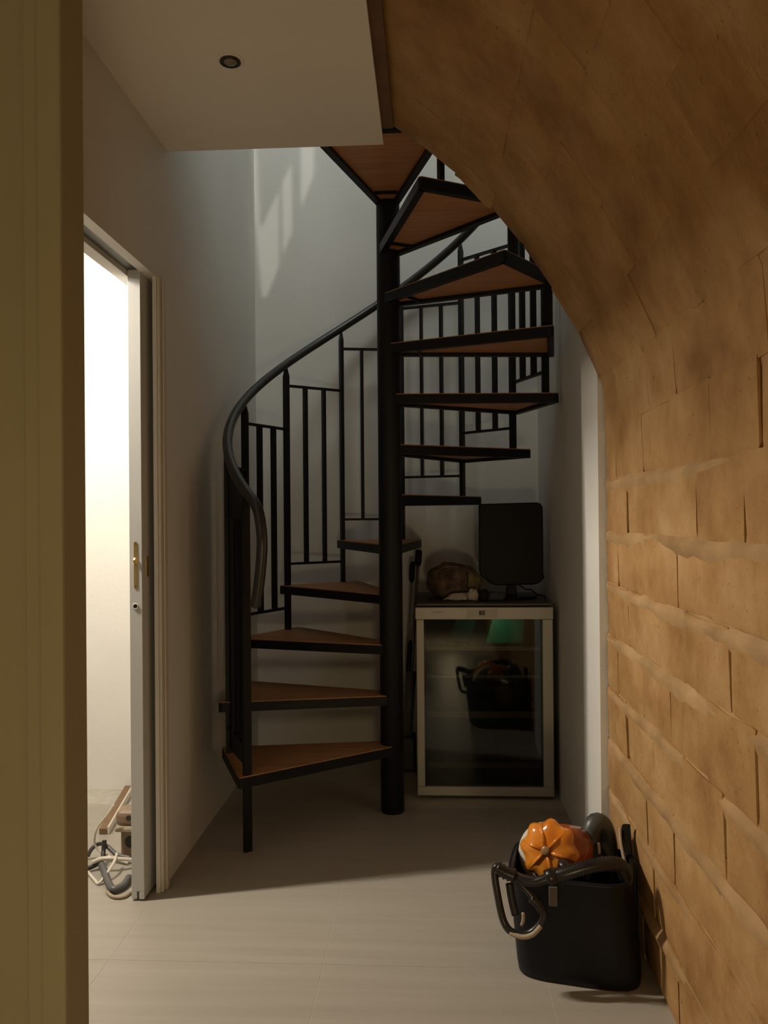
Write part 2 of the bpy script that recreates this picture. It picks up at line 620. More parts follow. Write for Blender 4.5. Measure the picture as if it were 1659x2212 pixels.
# spandrel above the vault end
sp = [(p.x, p.z) for p in reversed(outer) if p.z > 1.2 and p.x < 0.62]
sp2 = [(p[0], p[1]) for p in sp] + [(0.75, 1.2), (0.75, 2.66), (sp[0][0], 2.66)]
struct('wall_spandrel', MB().prism(sp2, 2.56, 2.598, 'xz'), 'white')

# stone blocks, laid in courses
rng = random.Random(11)
bounds = []
z = 1.152 - 0.165 * 7
z0s = [0.0]
while z < SMAX:
    if z > 0.06:
        z0s.append(z)
    z += 0.165
z0s.append(SMAX)
row = 0
NU, NV = 5, 4
for r_ in range(len(z0s) - 1):
    s0, s1 = z0s[r_], z0s[r_ + 1]
    if s1 - s0 < 0.03:
        continue
    y = 2.636 - (0.265 if r_ % 2 else 0.14) + rng.uniform(-.02, .02)
    edges = [2.636]
    while y > 0.25:
        edges.append(y)
        y -= 0.265 + rng.uniform(-.045, .045)
    for c_ in range(len(edges) - 1):
        y1, y0 = edges[c_], edges[c_ + 1]
        g = -0.003
        gy = -0.003 if rng.random() < 0.40 else rng.uniform(0.004, 0.009)
        if s0 > 1.45:
            g, gy = -0.003, (-0.003 if rng.random() < 0.72 else 0.0035)
        a0, a1 = s0 + g, s1 - g
        b0, b1 = y0 + gy, y1 - (g if c_ else 0)
        vault = s0 > 1.45
        crack = rng.random() < (0.30 if vault else 0.45)
        ed = (0.0040 if crack else 0.0011) if vault else (0.0050 if crack else 0.0018)
        d0 = rng.uniform(-0.0007, 0.0007) if vault else rng.uniform(-0.002, 0.002)
        tilt = rng.uniform(0.0, 0.006) if s0 < 1.45 else rng.uniform(-0.001, 0.001)       # upper edge tends to stand proud
        tilty = rng.uniform(-0.001, 0.001) if not vault else 0.0
        vs, fs = [], []
        for iv in range(NV):
            for iu in range(NU):
                u, v = iu / (NU - 1), iv / (NV - 1)
                # pull outer grid lines near the edge to give a rounded arris
                uu = (0, 0.07, 0.5, 0.93, 1)[iu]
                vv = (0, 0.14, 0.86, 1)[iv]
                edge = (iu in (0, NU - 1)) or (iv in (0, NV - 1))
                yy = b0 + (b1 - b0) * uu
                ss = a0 + (a1 - a0) * vv
                if iv in (0, NV - 1) or iu in (0, NU - 1):
                    ss += rng.uniform(-.004, .004) if 0 < iu < NU - 1 else rng.uniform(-.002, .002)
                    yy += rng.uniform(-.003, .003)
                if c_ == 0 and iu == NU - 1:
                    yy += rng.uniform(-.014, .003)
                d = d0 + tilt * (vv - .3) + tilty * (uu - .5) + rng.uniform(-.0012, .0012) * (0.5 if vault else 1.0)
                d += -ed if edge else 0.0002
                if c_ == 0 and iu == NU - 1:
                    d += rng.uniform(-.009, .004)
                vs.append(surf(ss, yy, d))
        nb = len(vs)
        dep = -0.016 if c_ else -0.09
        rim = [iu for iu in range(NU)] + [iv * NU + NU - 1 for iv in range(1, NV)] + \
              [(NV - 1) * NU + iu for iu in range(NU - 2, -1, -1)] + [iv * NU for iv in range(NV - 2, 0, -1)]
        for iv in range(NV - 1):
            for iu in range(NU - 1):
                a = iv * NU + iu
                fs.append((a, a + 1, a + NU + 1, a + NU))
        for q in rim:
            iu, iv = q % NU, q // NU
            uu = (0, 0.07, 0.5, 0.93, 1)[iu]
            vv = (0, 0.14, 0.86, 1)[iv]
            vs.append(surf(a0 + (a1 - a0) * vv, b0 + (b1 - b0) * uu, dep))
        m_ = len(rim)
        for i in range(m_):
            k = (i + 1) % m_
            fs.append((nb + m_ + i, nb + i, nb + k, nb + m_ + k))
        vs += [vs[q].copy() for q in rim]      # own vertices keep the face's shading apart from the sides
        MB().add(vs, fs).build('stone_block', 'stone', stone_wall, smooth=True)

# smeared lime mortar beds standing proud along the courses
for zi in z0s[1:]:
    if zi > 1.40:
        continue
    vs, fs = [], []
    nseg = 46
    for i in range(nseg + 1):
        y = 0.3 + (2.634 - 0.3) * i / nseg
        q = noise.noise(Vector((y * 3.1, zi * 7, 1.7)))
        q2 = noise.noise(Vector((y * 9.0, zi * 5, 4.2)))
        q3 = noise.noise(Vector((y * 14.0, zi * 9, 8.1)))
        h0, h1 = 0.017 + 0.010 * q2, 0.044 + 0.020 * q3
        pk = max(-0.001, 0.0065 + 0.0105 * q) * min(1.0, (2.640 - y) / 0.07)
        zc = zi + 0.007 * q2 + 0.003 * q3
        for dz, d in ((-h1, -0.0035), (-h0, pk), (-h0 * 0.35, pk * 0.45), (0.004, -0.0035)):
            vs.append(surf(zc + dz, y, d))
    for i in range(nseg):
        for k in range(3):
            a = i * 4 + k
            fs.append((a, a + 1, a + 5, a + 4))
    MB().add(vs, fs).build('mortar_bed', 'limebed', stone_wall, smooth=True)

# ------------------------------------------------------------------ sliding door
EY = 2.500
dl = MB()
dx0, dx1 = -0.946, -0.905
# leaf profile with a guide groove along its foot
gx = (dx0 + dx1) / 2
dl.box(dx0, dx1, EY, 3.35, 0.030, HZ + 0.02)
dl.box(dx0, gx - 0.0035, EY, 3.35, 0.006, 0.030)
dl.box(gx + 0.0035, dx1, EY, 3.35, 0.006, 0.030)
door = struct('door_1', dl, 'door', bevel=0.0012, seg=1)
ex = gx
pl = MB()
pz0, pz1 = 0.985, 1.135
ring = []
for i in range(13):
    a = PI * i / 12
    ring.append((ex + 0.0058 * math.cos(a), pz1 - 0.0058 + 0.0058 * math.sin(a)))
for i in range(13):
    a = PI + PI * i / 12
    ring.append((ex + 0.0058 * math.cos(a), pz0 + 0.0058 + 0.0058 * math.sin(a)))
latch = pl.prism(ring, EY - 0.0015, EY + 0.002, 'xz').build('latch_plate', 'brass', door)
MB().lathe([(0.0022, 0), (0.0022, 0.001)], (ex, EY - 0.0025, pz1 - 0.008), (0, 1, 0), 10).build('screw', 'screw', latch)
MB().lathe([(0.0022, 0), (0.0022, 0.001)], (ex, EY - 0.0025, pz0 + 0.008), (0, 1, 0), 10).build('screw', 'screw', latch)
hk = MB()
hk.prism([(EY, 1.064), (EY - 0.013, 1.068), (EY - 0.015, 1.077), (EY - 0.009, 1.084), (EY, 1.084)], ex - 0.0035, ex + 0.0035, 'yz')
hk.build('hook_bolt', 'brass', latch, bevel=0.001)
rg = MB().lathe([(0.0085, 0.0), (0.0098, -0.0015), (0.0088, -0.003), (0.0068, -0.003), (0.0062, 0.001)], (ex - 0.001, EY, 0.930), (0, 1, 0), 24)
rgo = rg.build('finger_ring', 'door', door, smooth=True)
MB().lathe([(0.0064, 0), (0.0064, 0.0004)], (ex - 0.001, EY - 0.0012, 0.930), (0, 1, 0), 20).build('finger_hole', 'hole', rgo)
# flush pull on the corridor face
MB().box(dx1, dx1 + 0.0015, EY + 0.035, EY + 0.058, 1.02, 1.085).build('flush_pull', 'brass', door, bevel=0.0006)

# ------------------------------------------------------------------ spiral staircase
PX, PY = -0.156, 3.300
RISE, Z1 = 0.204, 0.0735
zk = lambda k: Z1 + RISE * k
th = lambda k: math.radians(113.53 - 26.44 * (k - 5))
RP = 0.654
dirv = lambda a: Vector((math.cos(a), math.sin(a), 0))
PC = Vector((PX, PY, 0))
stair = thing('spiral_staircase', 'black steel spiral staircase with wooden treads around a central pole', 'staircase', (PX, PY, 0))
MB().lathe([(0.046, 0.0), (0.048, 0.004), (0.048, 3.85), (0.046, 3.86)], (PX, PY, 0.0), n=32).build('central_pole', 'steel', stair, smooth=True, bevel=0)


def clip_y(poly, ymin):
    out = []
    n = len(poly)
    for i in range(n):
        a, b = poly[i], poly[(i + 1) % n]
        if a[1] >= ymin:
            out.append(a)
        if (a[1] >= ymin) != (b[1] >= ymin):
            t = (ymin - a[1]) / (b[1] - a[1])
            out.append((a[0] + (b[0] - a[0]) * t, ymin))
    return out


def inset(poly, d):
    """inset a convex CCW polygon"""
    n = len(poly)
    L = []
    for i in range(n):
        a, b = Vector(poly[i]), Vector(poly[(i + 1) % n])
        e = (b - a).normalized()
        nn = Vector((-e.y, e.x))
        L.append((a + nn * d, e))
    out = []
    for i in range(n):
        p, e = L[i - 1]
        q, f = L[i]
        den = e.x * f.y - e.y * f.x
        if abs(den) < 1e-6:
            out.append((q.x, q.y))
            continue
        t = ((q.x - p.x) * f.y - (q.y - p.y) * f.x) / den
        r = p + e * t
        out.append((r.x, r.y))
    return out


def round_poly(poly, idx, r=0.02, n=4):
    out = []
    m = len(poly)
    for i, p in enumerate(poly):
        if i not in idx:
            out.append(p)
            continue
        P = Vector(p)
        a = (Vector(poly[i - 1]) - P).normalized()
        b = (Vector(poly[(i + 1) % m]) - P).normalized()
        A, B_ = P + a * r, P + b * r
        for j in range(n + 1):
            t = j / n
            q = A * (1 - t) ** 2 + P * 2 * t * (1 - t) + B_ * t * t
            out.append((q.x, q.y))
    return out


FH = 0.040
for k in range(1, 14):
    a_f = th(k) + math.radians(1.5)
    a_b = th(k + 1) - math.radians(7.3 if k != 12 else 12)
    F = PC + dirv(a_f) * 0.699
    Bk = PC + dirv(a_b) * 0.695
    Pi_f = PC + dirv(a_f + math.radians(62)) * 0.045
    Pi_b = PC + dirv(a_b - math.radians(62)) * 0.045
    # clockwise staircase: order back -> front is CCW
    poly = [(Pi_b.x, Pi_b.y), (Bk.x, Bk.y), (F.x, F.y), (Pi_f.x, Pi_f.y)]
    poly = round_poly(poly, {1, 2}, 0.018)
    if k >= 12:
        poly = clip_y(poly, 2.640)
    zt = zk(k)
    ins = inset(poly, 0.026)
    n = len(poly)
    mb = MB()
    vs = [(p[0], p[1], zt - FH) for p in poly] + [(p[0], p[1], zt - 0.004) for p in poly] + \
         [(p[0], p[1], zt - FH) for p in ins] + [(p[0], p[1], zt - 0.004) for p in ins]
    fs = []
    for i in range(n):
        j = (i + 1) % n
        fs += [(i, j, n + j, n + i), (2 * n + j, 2 * n + i, 3 * n + i, 3 * n + j),
               (n + i, n + j, 3 * n + j, 3 * n + i), (j, i, 2 * n + i, 2 * n + j)]
    mb.add(vs, fs)
    tr = mb.build('tread', 'steel', stair)
    # wooden board: seen from above and, between the frame, from below
    wpoly = inset(poly, 0.0265)
    wb = MB()
    wb.prism(wpoly, zt - 0.026, zt - 0.0045)
    wb.prism(inset(poly, 0.002), zt - 0.0038, zt)
    wo = wb.build('wood_panel', 'wood', tr)
    # small gusset bar close to the pole
    am = (a_f + a_b) / 2
    cc = PC + dirv(am) * 0.125
    MB().obox((cc.x, cc.y, zt - 0.034), (-math.sin(am), math.cos(am), 0), dirv(am), (0, 0, 1), 0.046, 0.0035, 0.0055).build('gusset_bar', 'steel', tr)

HR = 1.030        # handrail height above tread


def flat_bar(a, z0, z1, hr, ht, taper=False, R=RP):
    c = PC + dirv(a) * R
    rad, tan = dirv(a), Vector((-math.sin(a), math.cos(a), 0))
    vs = []
    lev = [(z0, 1), (z1, 1)] if not taper else [(z0, 1), (z1 - 0.045, 1), (z1, 0.35)]
    for z_, s_ in lev:
        for sx, sy in ((-1, -1), (1, -1), (1, 1), (-1, 1)):
            vs.append(c + rad * (sx * hr * s_) + tan * (sy * ht * s_) + Vector((0, 0, z_)))
    fs = [(3, 2, 1, 0)]
    for i in range(len(lev) - 1):
        for j in range(4):
            l = (j + 1) % 4
            fs.append((i * 4 + j, i * 4 + l, i * 4 + 4 + l, i * 4 + 4 + j))
    m_ = 4 * (len(lev) - 1)
    fs.append((m_, m_ + 1, m_ + 2, m_ + 3))
    return MB().add(vs, fs)


KMAX = 13
for k in range(1, KMAX + 1):
    zb = 0.0 if k == 1 else zk(k - 1) + 0.0005
    flat_bar(th(k), zb, zk(k) + HR - 0.012, 0.0145, 0.0085, True).build('post', 'steel', stair)
for k in range(1, KMAX):
    pA = PC + dirv(th(k)) * RP
    pB = PC + dirv(th(k + 1)) * RP
    e = (pB - pA).normalized()
    nrm = Vector((e.y, -e.x, 0))
    for zz in (zk(k) + 0.100, zk(k) + 0.930):
        c = (pA + pB) / 2 + Vector((0, 0, zz))
        MB().obox(c, e, nrm, (0, 0, 1), (pB - pA).length / 2 - 0.006, 0.009, 0.0055).build('cross_rail', 'steel', stair)
    for t in (1 / 3, 2 / 3):
        c = pA.lerp(pB, t)
        am = th(k) + (th(k + 1) - th(k)) * t
        rad, tan = dirv(am), Vector((-math.sin(am), math.cos(am), 0))
        MB().obox(c + Vector((0, 0, zk(k) + 0.515)), rad, tan, (0, 0, 1), 0.0125, 0.0068, 0.415).build('baluster', 'steel', stair)
# solid infill sheet between the first two posts
e1, e2 = PC + dirv(th(1)) * RP, PC + dirv(th(2)) * RP
e_ = (e2 - e1).normalized()
n1 = Vector((e_.y, -e_.x, 0)) * 0.0015
vs = []
for sg in (-1, 1):
    for p_, z_ in ((e1 + e_ * 0.002, zk(1) + 0.02), (e2 - e_ * 0.002, zk(1) + 0.02), (e2 - e_ * 0.002, zk(2) + HR - 0.03), (e1 + e_ * 0.002, zk(1) + HR - 0.02)):
        vs.append(p_ + n1 * sg * 1.0 + Vector((0, 0, z_)))
MB().add(vs, [(3, 2, 1, 0), (4, 5, 6, 7), (0, 1, 5, 4), (1, 2, 6, 5), (2, 3, 7, 6), (3, 0, 4, 7)]).build('infill_panel', 'steel', stair)
# handrail helix with its drooping tail at the foot
path = []
aK = th(KMAX)
N_ = 150
for i in range(N_ + 1):
    kf = KMAX + (0.80 - KMAX) * i / N_
    p = PC + dirv(th(kf)) * RP
    path.append(Vector((p.x, p.y, zk(kf) + HR)))
t_end = path[-1]
tang = (path[-1] - path[-4]).normalized()
tail = [t_end, t_end + tang * 0.045 + Vector((0, 0, -0.02)), t_end + tang * 0.07 + Vector((0, 0, -0.09)),
        t_end + tang * 0.064 + Vector((0, 0, -0.17)), t_end + tang * 0.050 + Vector((-0.004, 0, -0.27)),
        t_end + tang * 0.036 + Vector((-0.010, 0, -0.355))]
path += cr(tail, 6)[1:]
MB().tube(path, 0.0195, 14).build('handrail', 'rail', stair, smooth=True)

# ------------------------------------------------------------------ ceiling spotlight (unlit)
sx_, sy_ = -0.527, 2.156
spot = thing('recessed_spotlight', 'small unlit round spotlight recessed in the flat ceiling', 'spotlight', (sx_, sy_, CZ))
MB().lathe([(0.026, 0.0), (0.036, -0.0015), (0.0375, 0.0), (0.0375, 0.0008), (0.026, 0.0008)], (sx_, sy_, CZ - 0.0012), n=32).build('trim_ring', 'ceil', spot, smooth=True)
MB().lathe([(0.027, -0.0022), (0.0285, -0.0060), (0.025, -0.0075), (0.019, -0.0035)], (sx_, sy_, CZ), n=28).build('bezel', 'fridgedark', spot, smooth=True)
MB().lathe([(0.0188, -0.0025), (0.0185, -0.006), (0.012, -0.009), (0.004, -0.010)], (sx_, sy_, CZ), n=24).build('bulb', 'bulb', spot, smooth=True)

# ------------------------------------------------------------------ glass-door drinks fridge
fx0, fx1, fy, fz0, fz1 = -0.060, 0.524, 3.440, 0.016, 0.817
fr = thing('glass_door_fridge', 'silver framed drinks fridge with dark glass door under the stairs', 'fridge', ((fx0 + fx1) / 2, 3.70, 0))
by1 = 3.960
body = MB()
t_ = 0.035
bx0, bx1, byf = fx0 + 0.006, fx1 - 0.006, fy + 0.048
body.box(bx0, bx0 + t_, byf, by1, 0.03, 0.822)
body.box(bx1 - t_, bx1, byf, by1, 0.03, 0.822)
body.box(bx0 + t_, bx1 - t_, byf, by1, 0.03, 0.08)
body.box(bx0 + t_, bx1 - t_, byf, by1, 0.795, 0.822)
body.box(bx0 + t_, bx1 - t_, by1 - 0.04, by1, 0.08, 0.795)
body.build('cabinet_body', 'fridgedark', fr)
MB().box(bx0 - 0.002, bx1 + 0.002, byf - 0.035, by1 + 0.01, 0.8225, 0.832).build('top_board', 'greysleeve', fr, bevel=0.002)
lin = MB()
lin.box(bx0 + t_, bx0 + t_ + 0.003, byf + 0.005, by1 - 0.041, 0.081, 0.794)
lin.box(bx1 - t_ - 0.003, bx1 - t_, byf + 0.005, by1 - 0.041, 0.081, 0.794)
lin.box(bx0 + t_ + 0.003, bx1 - t_ - 0.003, by1 - 0.044, by1 - 0.041, 0.081, 0.794)
lin.build('inner_liner', 'fridgein', fr)
for x in (fx0 + 0.06, fx1 - 0.06):
    for y in (fy + 0.10, by1 - 0.06):
        MB().lathe([(0.016, 0), (0.016, 0.006), (0.011, 0.008), (0.011, 0.030)], (x, y, 0.0), n=14).build('foot', 'fridgedark', fr)
# door: four frame members, glass, control strip
dr = MB()
dr.box(fx0, fx1, fy, fy + 0.042, 0.7655, fz1)
ddoor = dr.build('door_top_rail', 'silver', fr, bevel=0.003)
MB().box(fx0 + 0.004, fx0 + 0.037, fy, fy + 0.042, 0.054, 0.7650).build('door_stile', 'silver', fr, bevel=0.003)
MB().box(fx1 - 0.046, fx1 - 0.002, fy, fy + 0.042, 0.054, 0.7650).build('door_stile', 'silver', fr, bevel=0.003)
MB().box(fx0 + 0.004, fx1 - 0.002, fy, fy + 0.042, fz0, 0.0535).build('door_bottom_rail', 'silver', fr, bevel=0.003)
MB().box(fx0 + 0.036, fx1 - 0.045, fy + 0.012, fy + 0.016, 0.053, 0.7655).build('door_glass', 'glass', fr)
MB().box(fx1 - 0.047, fx1 - 0.0455, fy - 0.0006, fy + 0.002, 0.767, 0.816).build('hinge_seam', 'whiteplastic', ddoor)
cp = MB().box(0.1585, 0.2900, fy - 0.0010, fy + 0.002, 0.7735, 0.8105).build('control_panel', 'panelgrey', ddoor)
dsp = MB().box(0.2115, 0.2360, fy - 0.0018, fy + 0.0015, 0.7850, 0.8030).build('display', 'ink', cp)
text('display_digits', '10', 0.016, (0.2238, fy - 0.0019, 0.7940), 'panelgrey', cp, 0.0002)
text('minus_sign', '-', 0.012, (0.180, fy - 0.0011, 0.7925), 'ink2', cp, 0.0002)
text('plus_sign', '+', 0.011, (0.2735, fy - 0.0011, 0.7925), 'ink2', cp, 0.0002)
text('brand_mark', '▪▪', 0.010, (0.008, fy - 0.0002, 0.7975), 'ink2', ddoor, 0.0003) if False else \
    text('brand_mark', 'IC', 0.0105, (0.0085, fy - 0.0002, 0.7975), 'panelgrey', ddoor, 0.0003)
text('brand_lettering', 'DOSCO', 0.0125, (0.0400, fy - 0.0002, 0.7970), 'ink2', ddoor, 0.0003)
# shelves with bright front edges
shelf_z = (0.630, 0.510, 0.345, 0.125)
shelf_h = (0.007, 0.006, 0.014, 0.010)
for z_, h_ in zip(shelf_z, shelf_h):
    sh = MB()
    for i in range(9):
        x = bx0 + 0.055 + i * (bx1 - bx0 - 0.11) / 8
        sh.box(x - 0.002, x + 0.002, byf + 0.032, by1 - 0.06, z_ - 0.002, z_ + 0.002)
    so = sh.build('shelf_wires', 'greysleeve', fr)
    MB().box(bx0 + 0.042, bx1 - 0.042, byf + 0.020, byf + 0.031, z_ - h_, z_ + h_).build('shelf_front', 'shelf', so)

gb = thing('green_block', 'bright green block on the top shelf of the fridge', 'plain_block', (0.31, 3.7, 0.633))
MB().prism([(0.250, 0.635), (0.420, 0.635), (0.424, 0.755), (0.285, 0.755)], byf + 0.13, byf + 0.28, 'xz').build('green_block_body', 'green', gb, bevel=0.004)  # plain green block set where the door glass shows a green patch
MB().box(0.300, 0.400, byf + 0.15, byf + 0.27, 0.7555, 0.7575).build('green_block_flap', 'darkgreen', gb)
gb2 = thing('dark_green_block', 'dark green slanted block left of the bright one in the fridge', 'plain_block', (0.1, 3.7, 0.633))
MB().prism([(0.085, 0.635), (0.180, 0.635), (0.215, 0.752), (0.120, 0.752)], byf + 0.16, byf + 0.28, 'xz').build('dark_block_body', 'darkgreen', gb2, bevel=0.004)
MB().box(0.13, 0.20, byf + 0.18, byf + 0.27, 0.7525, 0.7545).build('dark_block_flap', 'darkgreen', gb2)
jar = thing('glass_jar', 'squat glass jar on the third fridge shelf', 'jar', (0.335, byf + 0.10, 0.36))
MB().lathe([(0.044, 0.0), (0.052, 0.006), (0.052, 0.085), (0.046, 0.098), (0.044, 0.106)], (0.335, byf + 0.10, 0.3605), n=24).build('jar_body', 'clear', jar, smooth=True)
MB().lathe([(0.047, 0.0), (0.049, 0.002), (0.049, 0.018), (0.046, 0.020)], (0.335, byf + 0.10, 0.467), n=24).build('lid', 'brass', jar, smooth=True)
# lamp added under the fridge ceiling so the green blocks show
MB().box(0.18, 0.34, byf + 0.006, byf + 0.018, 0.785, 0.7945).build('fill_lamp_housing', 'whiteplastic', fr)
light('fridge_fill', 'AREA', (0.26, byf + 0.019, 0.784), 0.11, (0.85, 1.0, 0.85), target=(0.26, byf + 0.14, 0.69), shape='RECTANGLE', size=0.14, size_y=0.010)

# ------------------------------------------------------------------ monitor on the fridge
my = 3.640
mo = thing('monitor', 'black upright monitor with rounded corners standing on the fridge', 'monitor', (0.37, my, 0.832))


def rrect(x0, x1, z0, z1, rs, n=7):
    """rounded rectangle, rs = radii (bl, br, tr, tl)"""
    out = []
    for (cx_, cz_, r, a0) in ((x0 + rs[0], z0 + rs[0], rs[0], PI), (x1 - rs[1], z0 + rs[1], rs[1], 1.5 * PI),
                              (x1 - rs[2], z1 - rs[2], rs[2], 0), (x0 + rs[3], z1 - rs[3], rs[3], PI / 2)):
        for i in range(n + 1):
            a = a0 + PI / 2 * i / n
            out.append((cx_ + r * math.cos(a), cz_ + r * math.sin(a)))
    return out


mprof = rrect(0.226, 0.510, 0.895, 1.262, (0.075, 0.06, 0.030, 0.012))
mprof = [(x + (0.012 if z < 0.93 else 0), z + 0.02 * (x - 0.37)) for x, z in mprof]
MB().prism(mprof, my - 0.020, my + 0.025, 'xz').build('housing', 'black', mo, bevel=0.006)
sc_ = [(0.37 + (x - 0.37) * 0.90, 1.08 + (z - 1.08) * 0.90) for x, z in mprof]
MB().prism(sc_, my - 0.0215, my - 0.019, 'xz').build('screen', 'screen', mo)
MB().prism([(0.345, 0.845), (0.395, 0.845), (0.388, 0.92), (0.352, 0.92)], my + 0.0, my + 0.024, 'xz').build('stand_neck', 'black', mo, bevel=0.003)
MB().prism([(0.37 + 0.115 * math.cos(2 * PI * i / 28), my + 0.02 + 0.085 * math.sin(2 * PI * i / 28)) for i in range(28)], 0.8322, 0.846).build('stand_base', 'black', mo, bevel=0.004)
cb = cr([(0.40, my + 0.055, 0.90), (0.435, my + 0.05, 0.872), (0.462, my + 0.045, 0.868), (0.49, my + 0.04, 0.848), (0.518, my + 0.05, 0.838), (0.530, my + 0.08, 0.80), (0.532, my + 0.1, 0.55)], 8)
MB().tube(cb, 0.003, 8).build('cable', 'black', mo, smooth=True)

# ------------------------------------------------------------------ crumpled cloth and papers on the fridge


def lump(c, r, seed, amp=0.18, freq=2.2, flatz=0.0, n=28, mseg=18, crease=0.0):
    """creased lump with its own irregular outline, resting on z=c.z"""
    vs, fs = [], []
    for i in range(mseg + 1):
        ph = PI * i / mseg
        for j in range(n):
            a = 2 * PI * j / n
            d = Vector((math.sin(ph) * math.cos(a), math.sin(ph) * math.sin(a), math.cos(ph)))
            q = 1 + amp * noise.noise(d * freq + Vector((seed, seed * 1.7, 0)))
            q -= crease * abs(noise.noise(d * freq * 2.3 + Vector((0, seed, seed))))
            p = Vector((d.x * r[0] * q, d.y * r[1] * q, d.z * r[2] * q + r[2] * 0.8))
            p.z = max(p.z, flatz)
            vs.append(Vector(c) + p)
    for i in range(mseg):
        for j in range(n):
            l = (j + 1) % n
            fs.append((i * n + j, (i + 1) * n + j, (i + 1) * n + l, i * n + l))
    return MB().add(vs, fs)


FT = 0.8325
cl = thing('crumpled_bag', 'crumpled dark brown patterned cloth bag on the left of the fridge top', 'bag', (0.10, 3.68, FT))
lump((0.105, 3.70, FT), (0.118, 0.10, 0.090), 3.1, 0.22, 1.8, 0.001, crease=0.18).build('cloth', 'bag', cl, smooth=True)
lump((0.185, 3.665, FT + 0.03), (0.055, 0.05, 0.055), 5.3, 0.25, 2.5, 0.0, crease=0.2).build('olive_patch', 'olive', cl, smooth=True)
MB().tube(cr([(0.02, 3.60, FT + 0.12), (0.07, 3.585, FT + 0.148), (0.13, 3.585, FT + 0.146), (0.20, 3.60, FT + 0.115)], 6), 0.004, 6, flat=2.2).build('seam', 'bag', cl, smooth=True)
MB().tube(cr([(0.168, 3.585, FT + 0.125), (0.171, 3.575, FT + 0.09), (0.166, 3.58, FT + 0.05)], 6), 0.003, 6).build('strap', 'darkcloth', cl, smooth=True)


def sheet(pts, seed, nx=9, ny=7, amp=0.006, th_=0.0012):
    """crumpled paper sheet spanned by four corner points"""
    A, B_, C_, D = (Vector(p) for p in pts)
    top, fs = [], []
    for j in range(ny):
        for i in range(nx):
            u, v = i / (nx - 1), j / (ny - 1)
            p = (A * (1 - u) + B_ * u) * (1 - v) + (D * (1 - u) + C_ * u) * v
            p += Vector((0, -0.5, 1)) * (amp * noise.noise(Vector((u * 4, v * 3, seed))) + 0.012 * math.sin(PI * u) * math.sin(PI * v))
            top.append(p)
    n = len(top)
    vs = top + [p + Vector((0, th_, -th_)) for p in top]
    for j in range(ny - 1):
        for i in range(nx - 1):
            a = j * nx + i
            fs.append((a, a + 1, a + nx + 1, a + nx))
            fs.append((n + a, n + a + nx, n + a + nx + 1, n + a + 1))
    rim = list(range(nx)) + [j * nx + nx - 1 for j in range(1, ny)] + [(ny - 1) * nx + i for i in range(nx - 2, -1, -1)] + [j * nx for j in range(ny - 2, 0, -1)]
    for i in range(len(rim)):
        a, b = rim[i], rim[(i + 1) % len(rim)]
        fs.append((a, n + a, n + b, b))
    return MB().add(vs, fs)


o = sheet([(0.055, 3.555, FT + 0.006), (0.165, 3.535, FT + 0.006), (0.172, 3.575, FT + 0.036), (0.10, 3.585, FT + 0.032)], 1.3).build('crumpled_paper', 'paper', smooth=True)
o['label'] = 'flat pale crumpled paper lying in front of the brown bag'
o['category'] = 'paper'
o = lump((0.192, 3.55, FT), (0.026, 0.022, 0.030), 8.2, 0.25, 3, 0.001, 16, 10, 0.25).build('paper_ball', 'paper')
o['label'] = 'pale crumpled paper ball between the brown bag and the monitor'
o['category'] = 'paper'
o = lump((0.242, 3.565, FT), (0.030, 0.035, 0.028), 4.7, 0.3, 2.6, 0.001, 20, 12, 0.2).build('dark_cloth', 'darkcloth', smooth=True)
o['label'] = 'black balled cloth at the foot of the monitor'
o['category'] = 'cloth'
o = lump((0.285, 3.56, FT), (0.052, 0.022, 0.022), 6.1, 0.25, 2.6, 0.001, 20, 12, 0.2).build('folded_cloth', 'bluegrey', smooth=True)
o['label'] = 'blue grey folded cloth lying under the monitor'
o['category'] = 'cloth'

# ------------------------------------------------------------------ mop leaning between pole and fridge
mp_ = thing('mop', 'grey mop with black grips leaning between pole and fridge', 'mop', (-0.11, 3.86, 0))
a_, b_ = Vector((-0.110, 3.84, 0.16)), Vector((-0.049, 3.93, 1.025))
dd = (b_ - a_)
MB().tube([a_ + dd * 0.03, b_], 0.0085, 12).build('handle_tube', 'greymetal', mp_, smooth=True)
MB().tube([a_ + dd * 0.93, a_ + dd * 0.95, a_ + dd * 1.01, a_ + dd * 1.02], [0.012, 0.017, 0.017, 0.012], 12).build('grip', 'black', mp_, smooth=True)
off = Vector((-0.026, -0.015, 0.0))
MB().tube([a_ + dd * 0.45 + off * 0.7, a_ + dd * 0.88 + off], 0.0035, 8).build('lever_rod', 'greymetal', mp_, smooth=True)
MB().tube([a_ + dd * 0.84 + off, a_ + dd * 0.86 + off, a_ + dd * 0.93 + off, a_ + dd * 0.955 + off], [0.008, 0.014, 0.014, 0.009], 12).build('lever_grip', 'black', mp_, smooth=True)
MB().tube([a_ + dd * 0.34 + off * .5, a_ + dd * 0.36 + off * .5, a_ + dd * 0.50 + off * .5, a_ + dd * 0.52 + off * .5], [0.008, 0.013, 0.013, 0.008], 10).build('clip', 'black', mp_, smooth=True)
MB().tube([a_, a_ + dd * 0.35], 0.024, 14).build('sleeve', 'greysleeve', mp_, smooth=True)
MB().prism([(-0.150, 3.80), (-0.068, 3.80), (-0.068, 3.90), (-0.150, 3.90)], 0.0, 0.165).build('mop_head', 'fridgedark', mp_, bevel=0.012)

# ------------------------------------------------------------------ black tub with a vacuum cleaner


def loft(rings, m_cap=True):
    n = len(rings[0])
    vs = [p for r in rings for p in r]
    fs = []
    for i in range(len(rings) - 1):
        for j in range(n):
            l = (j + 1) % n
            fs.append((i * n + j, i * n + l, (i + 1) * n + l, (i + 1) * n + j))
    if m_cap:
        fs.append(tuple(reversed(range(n))))
    return MB().add(vs, fs)


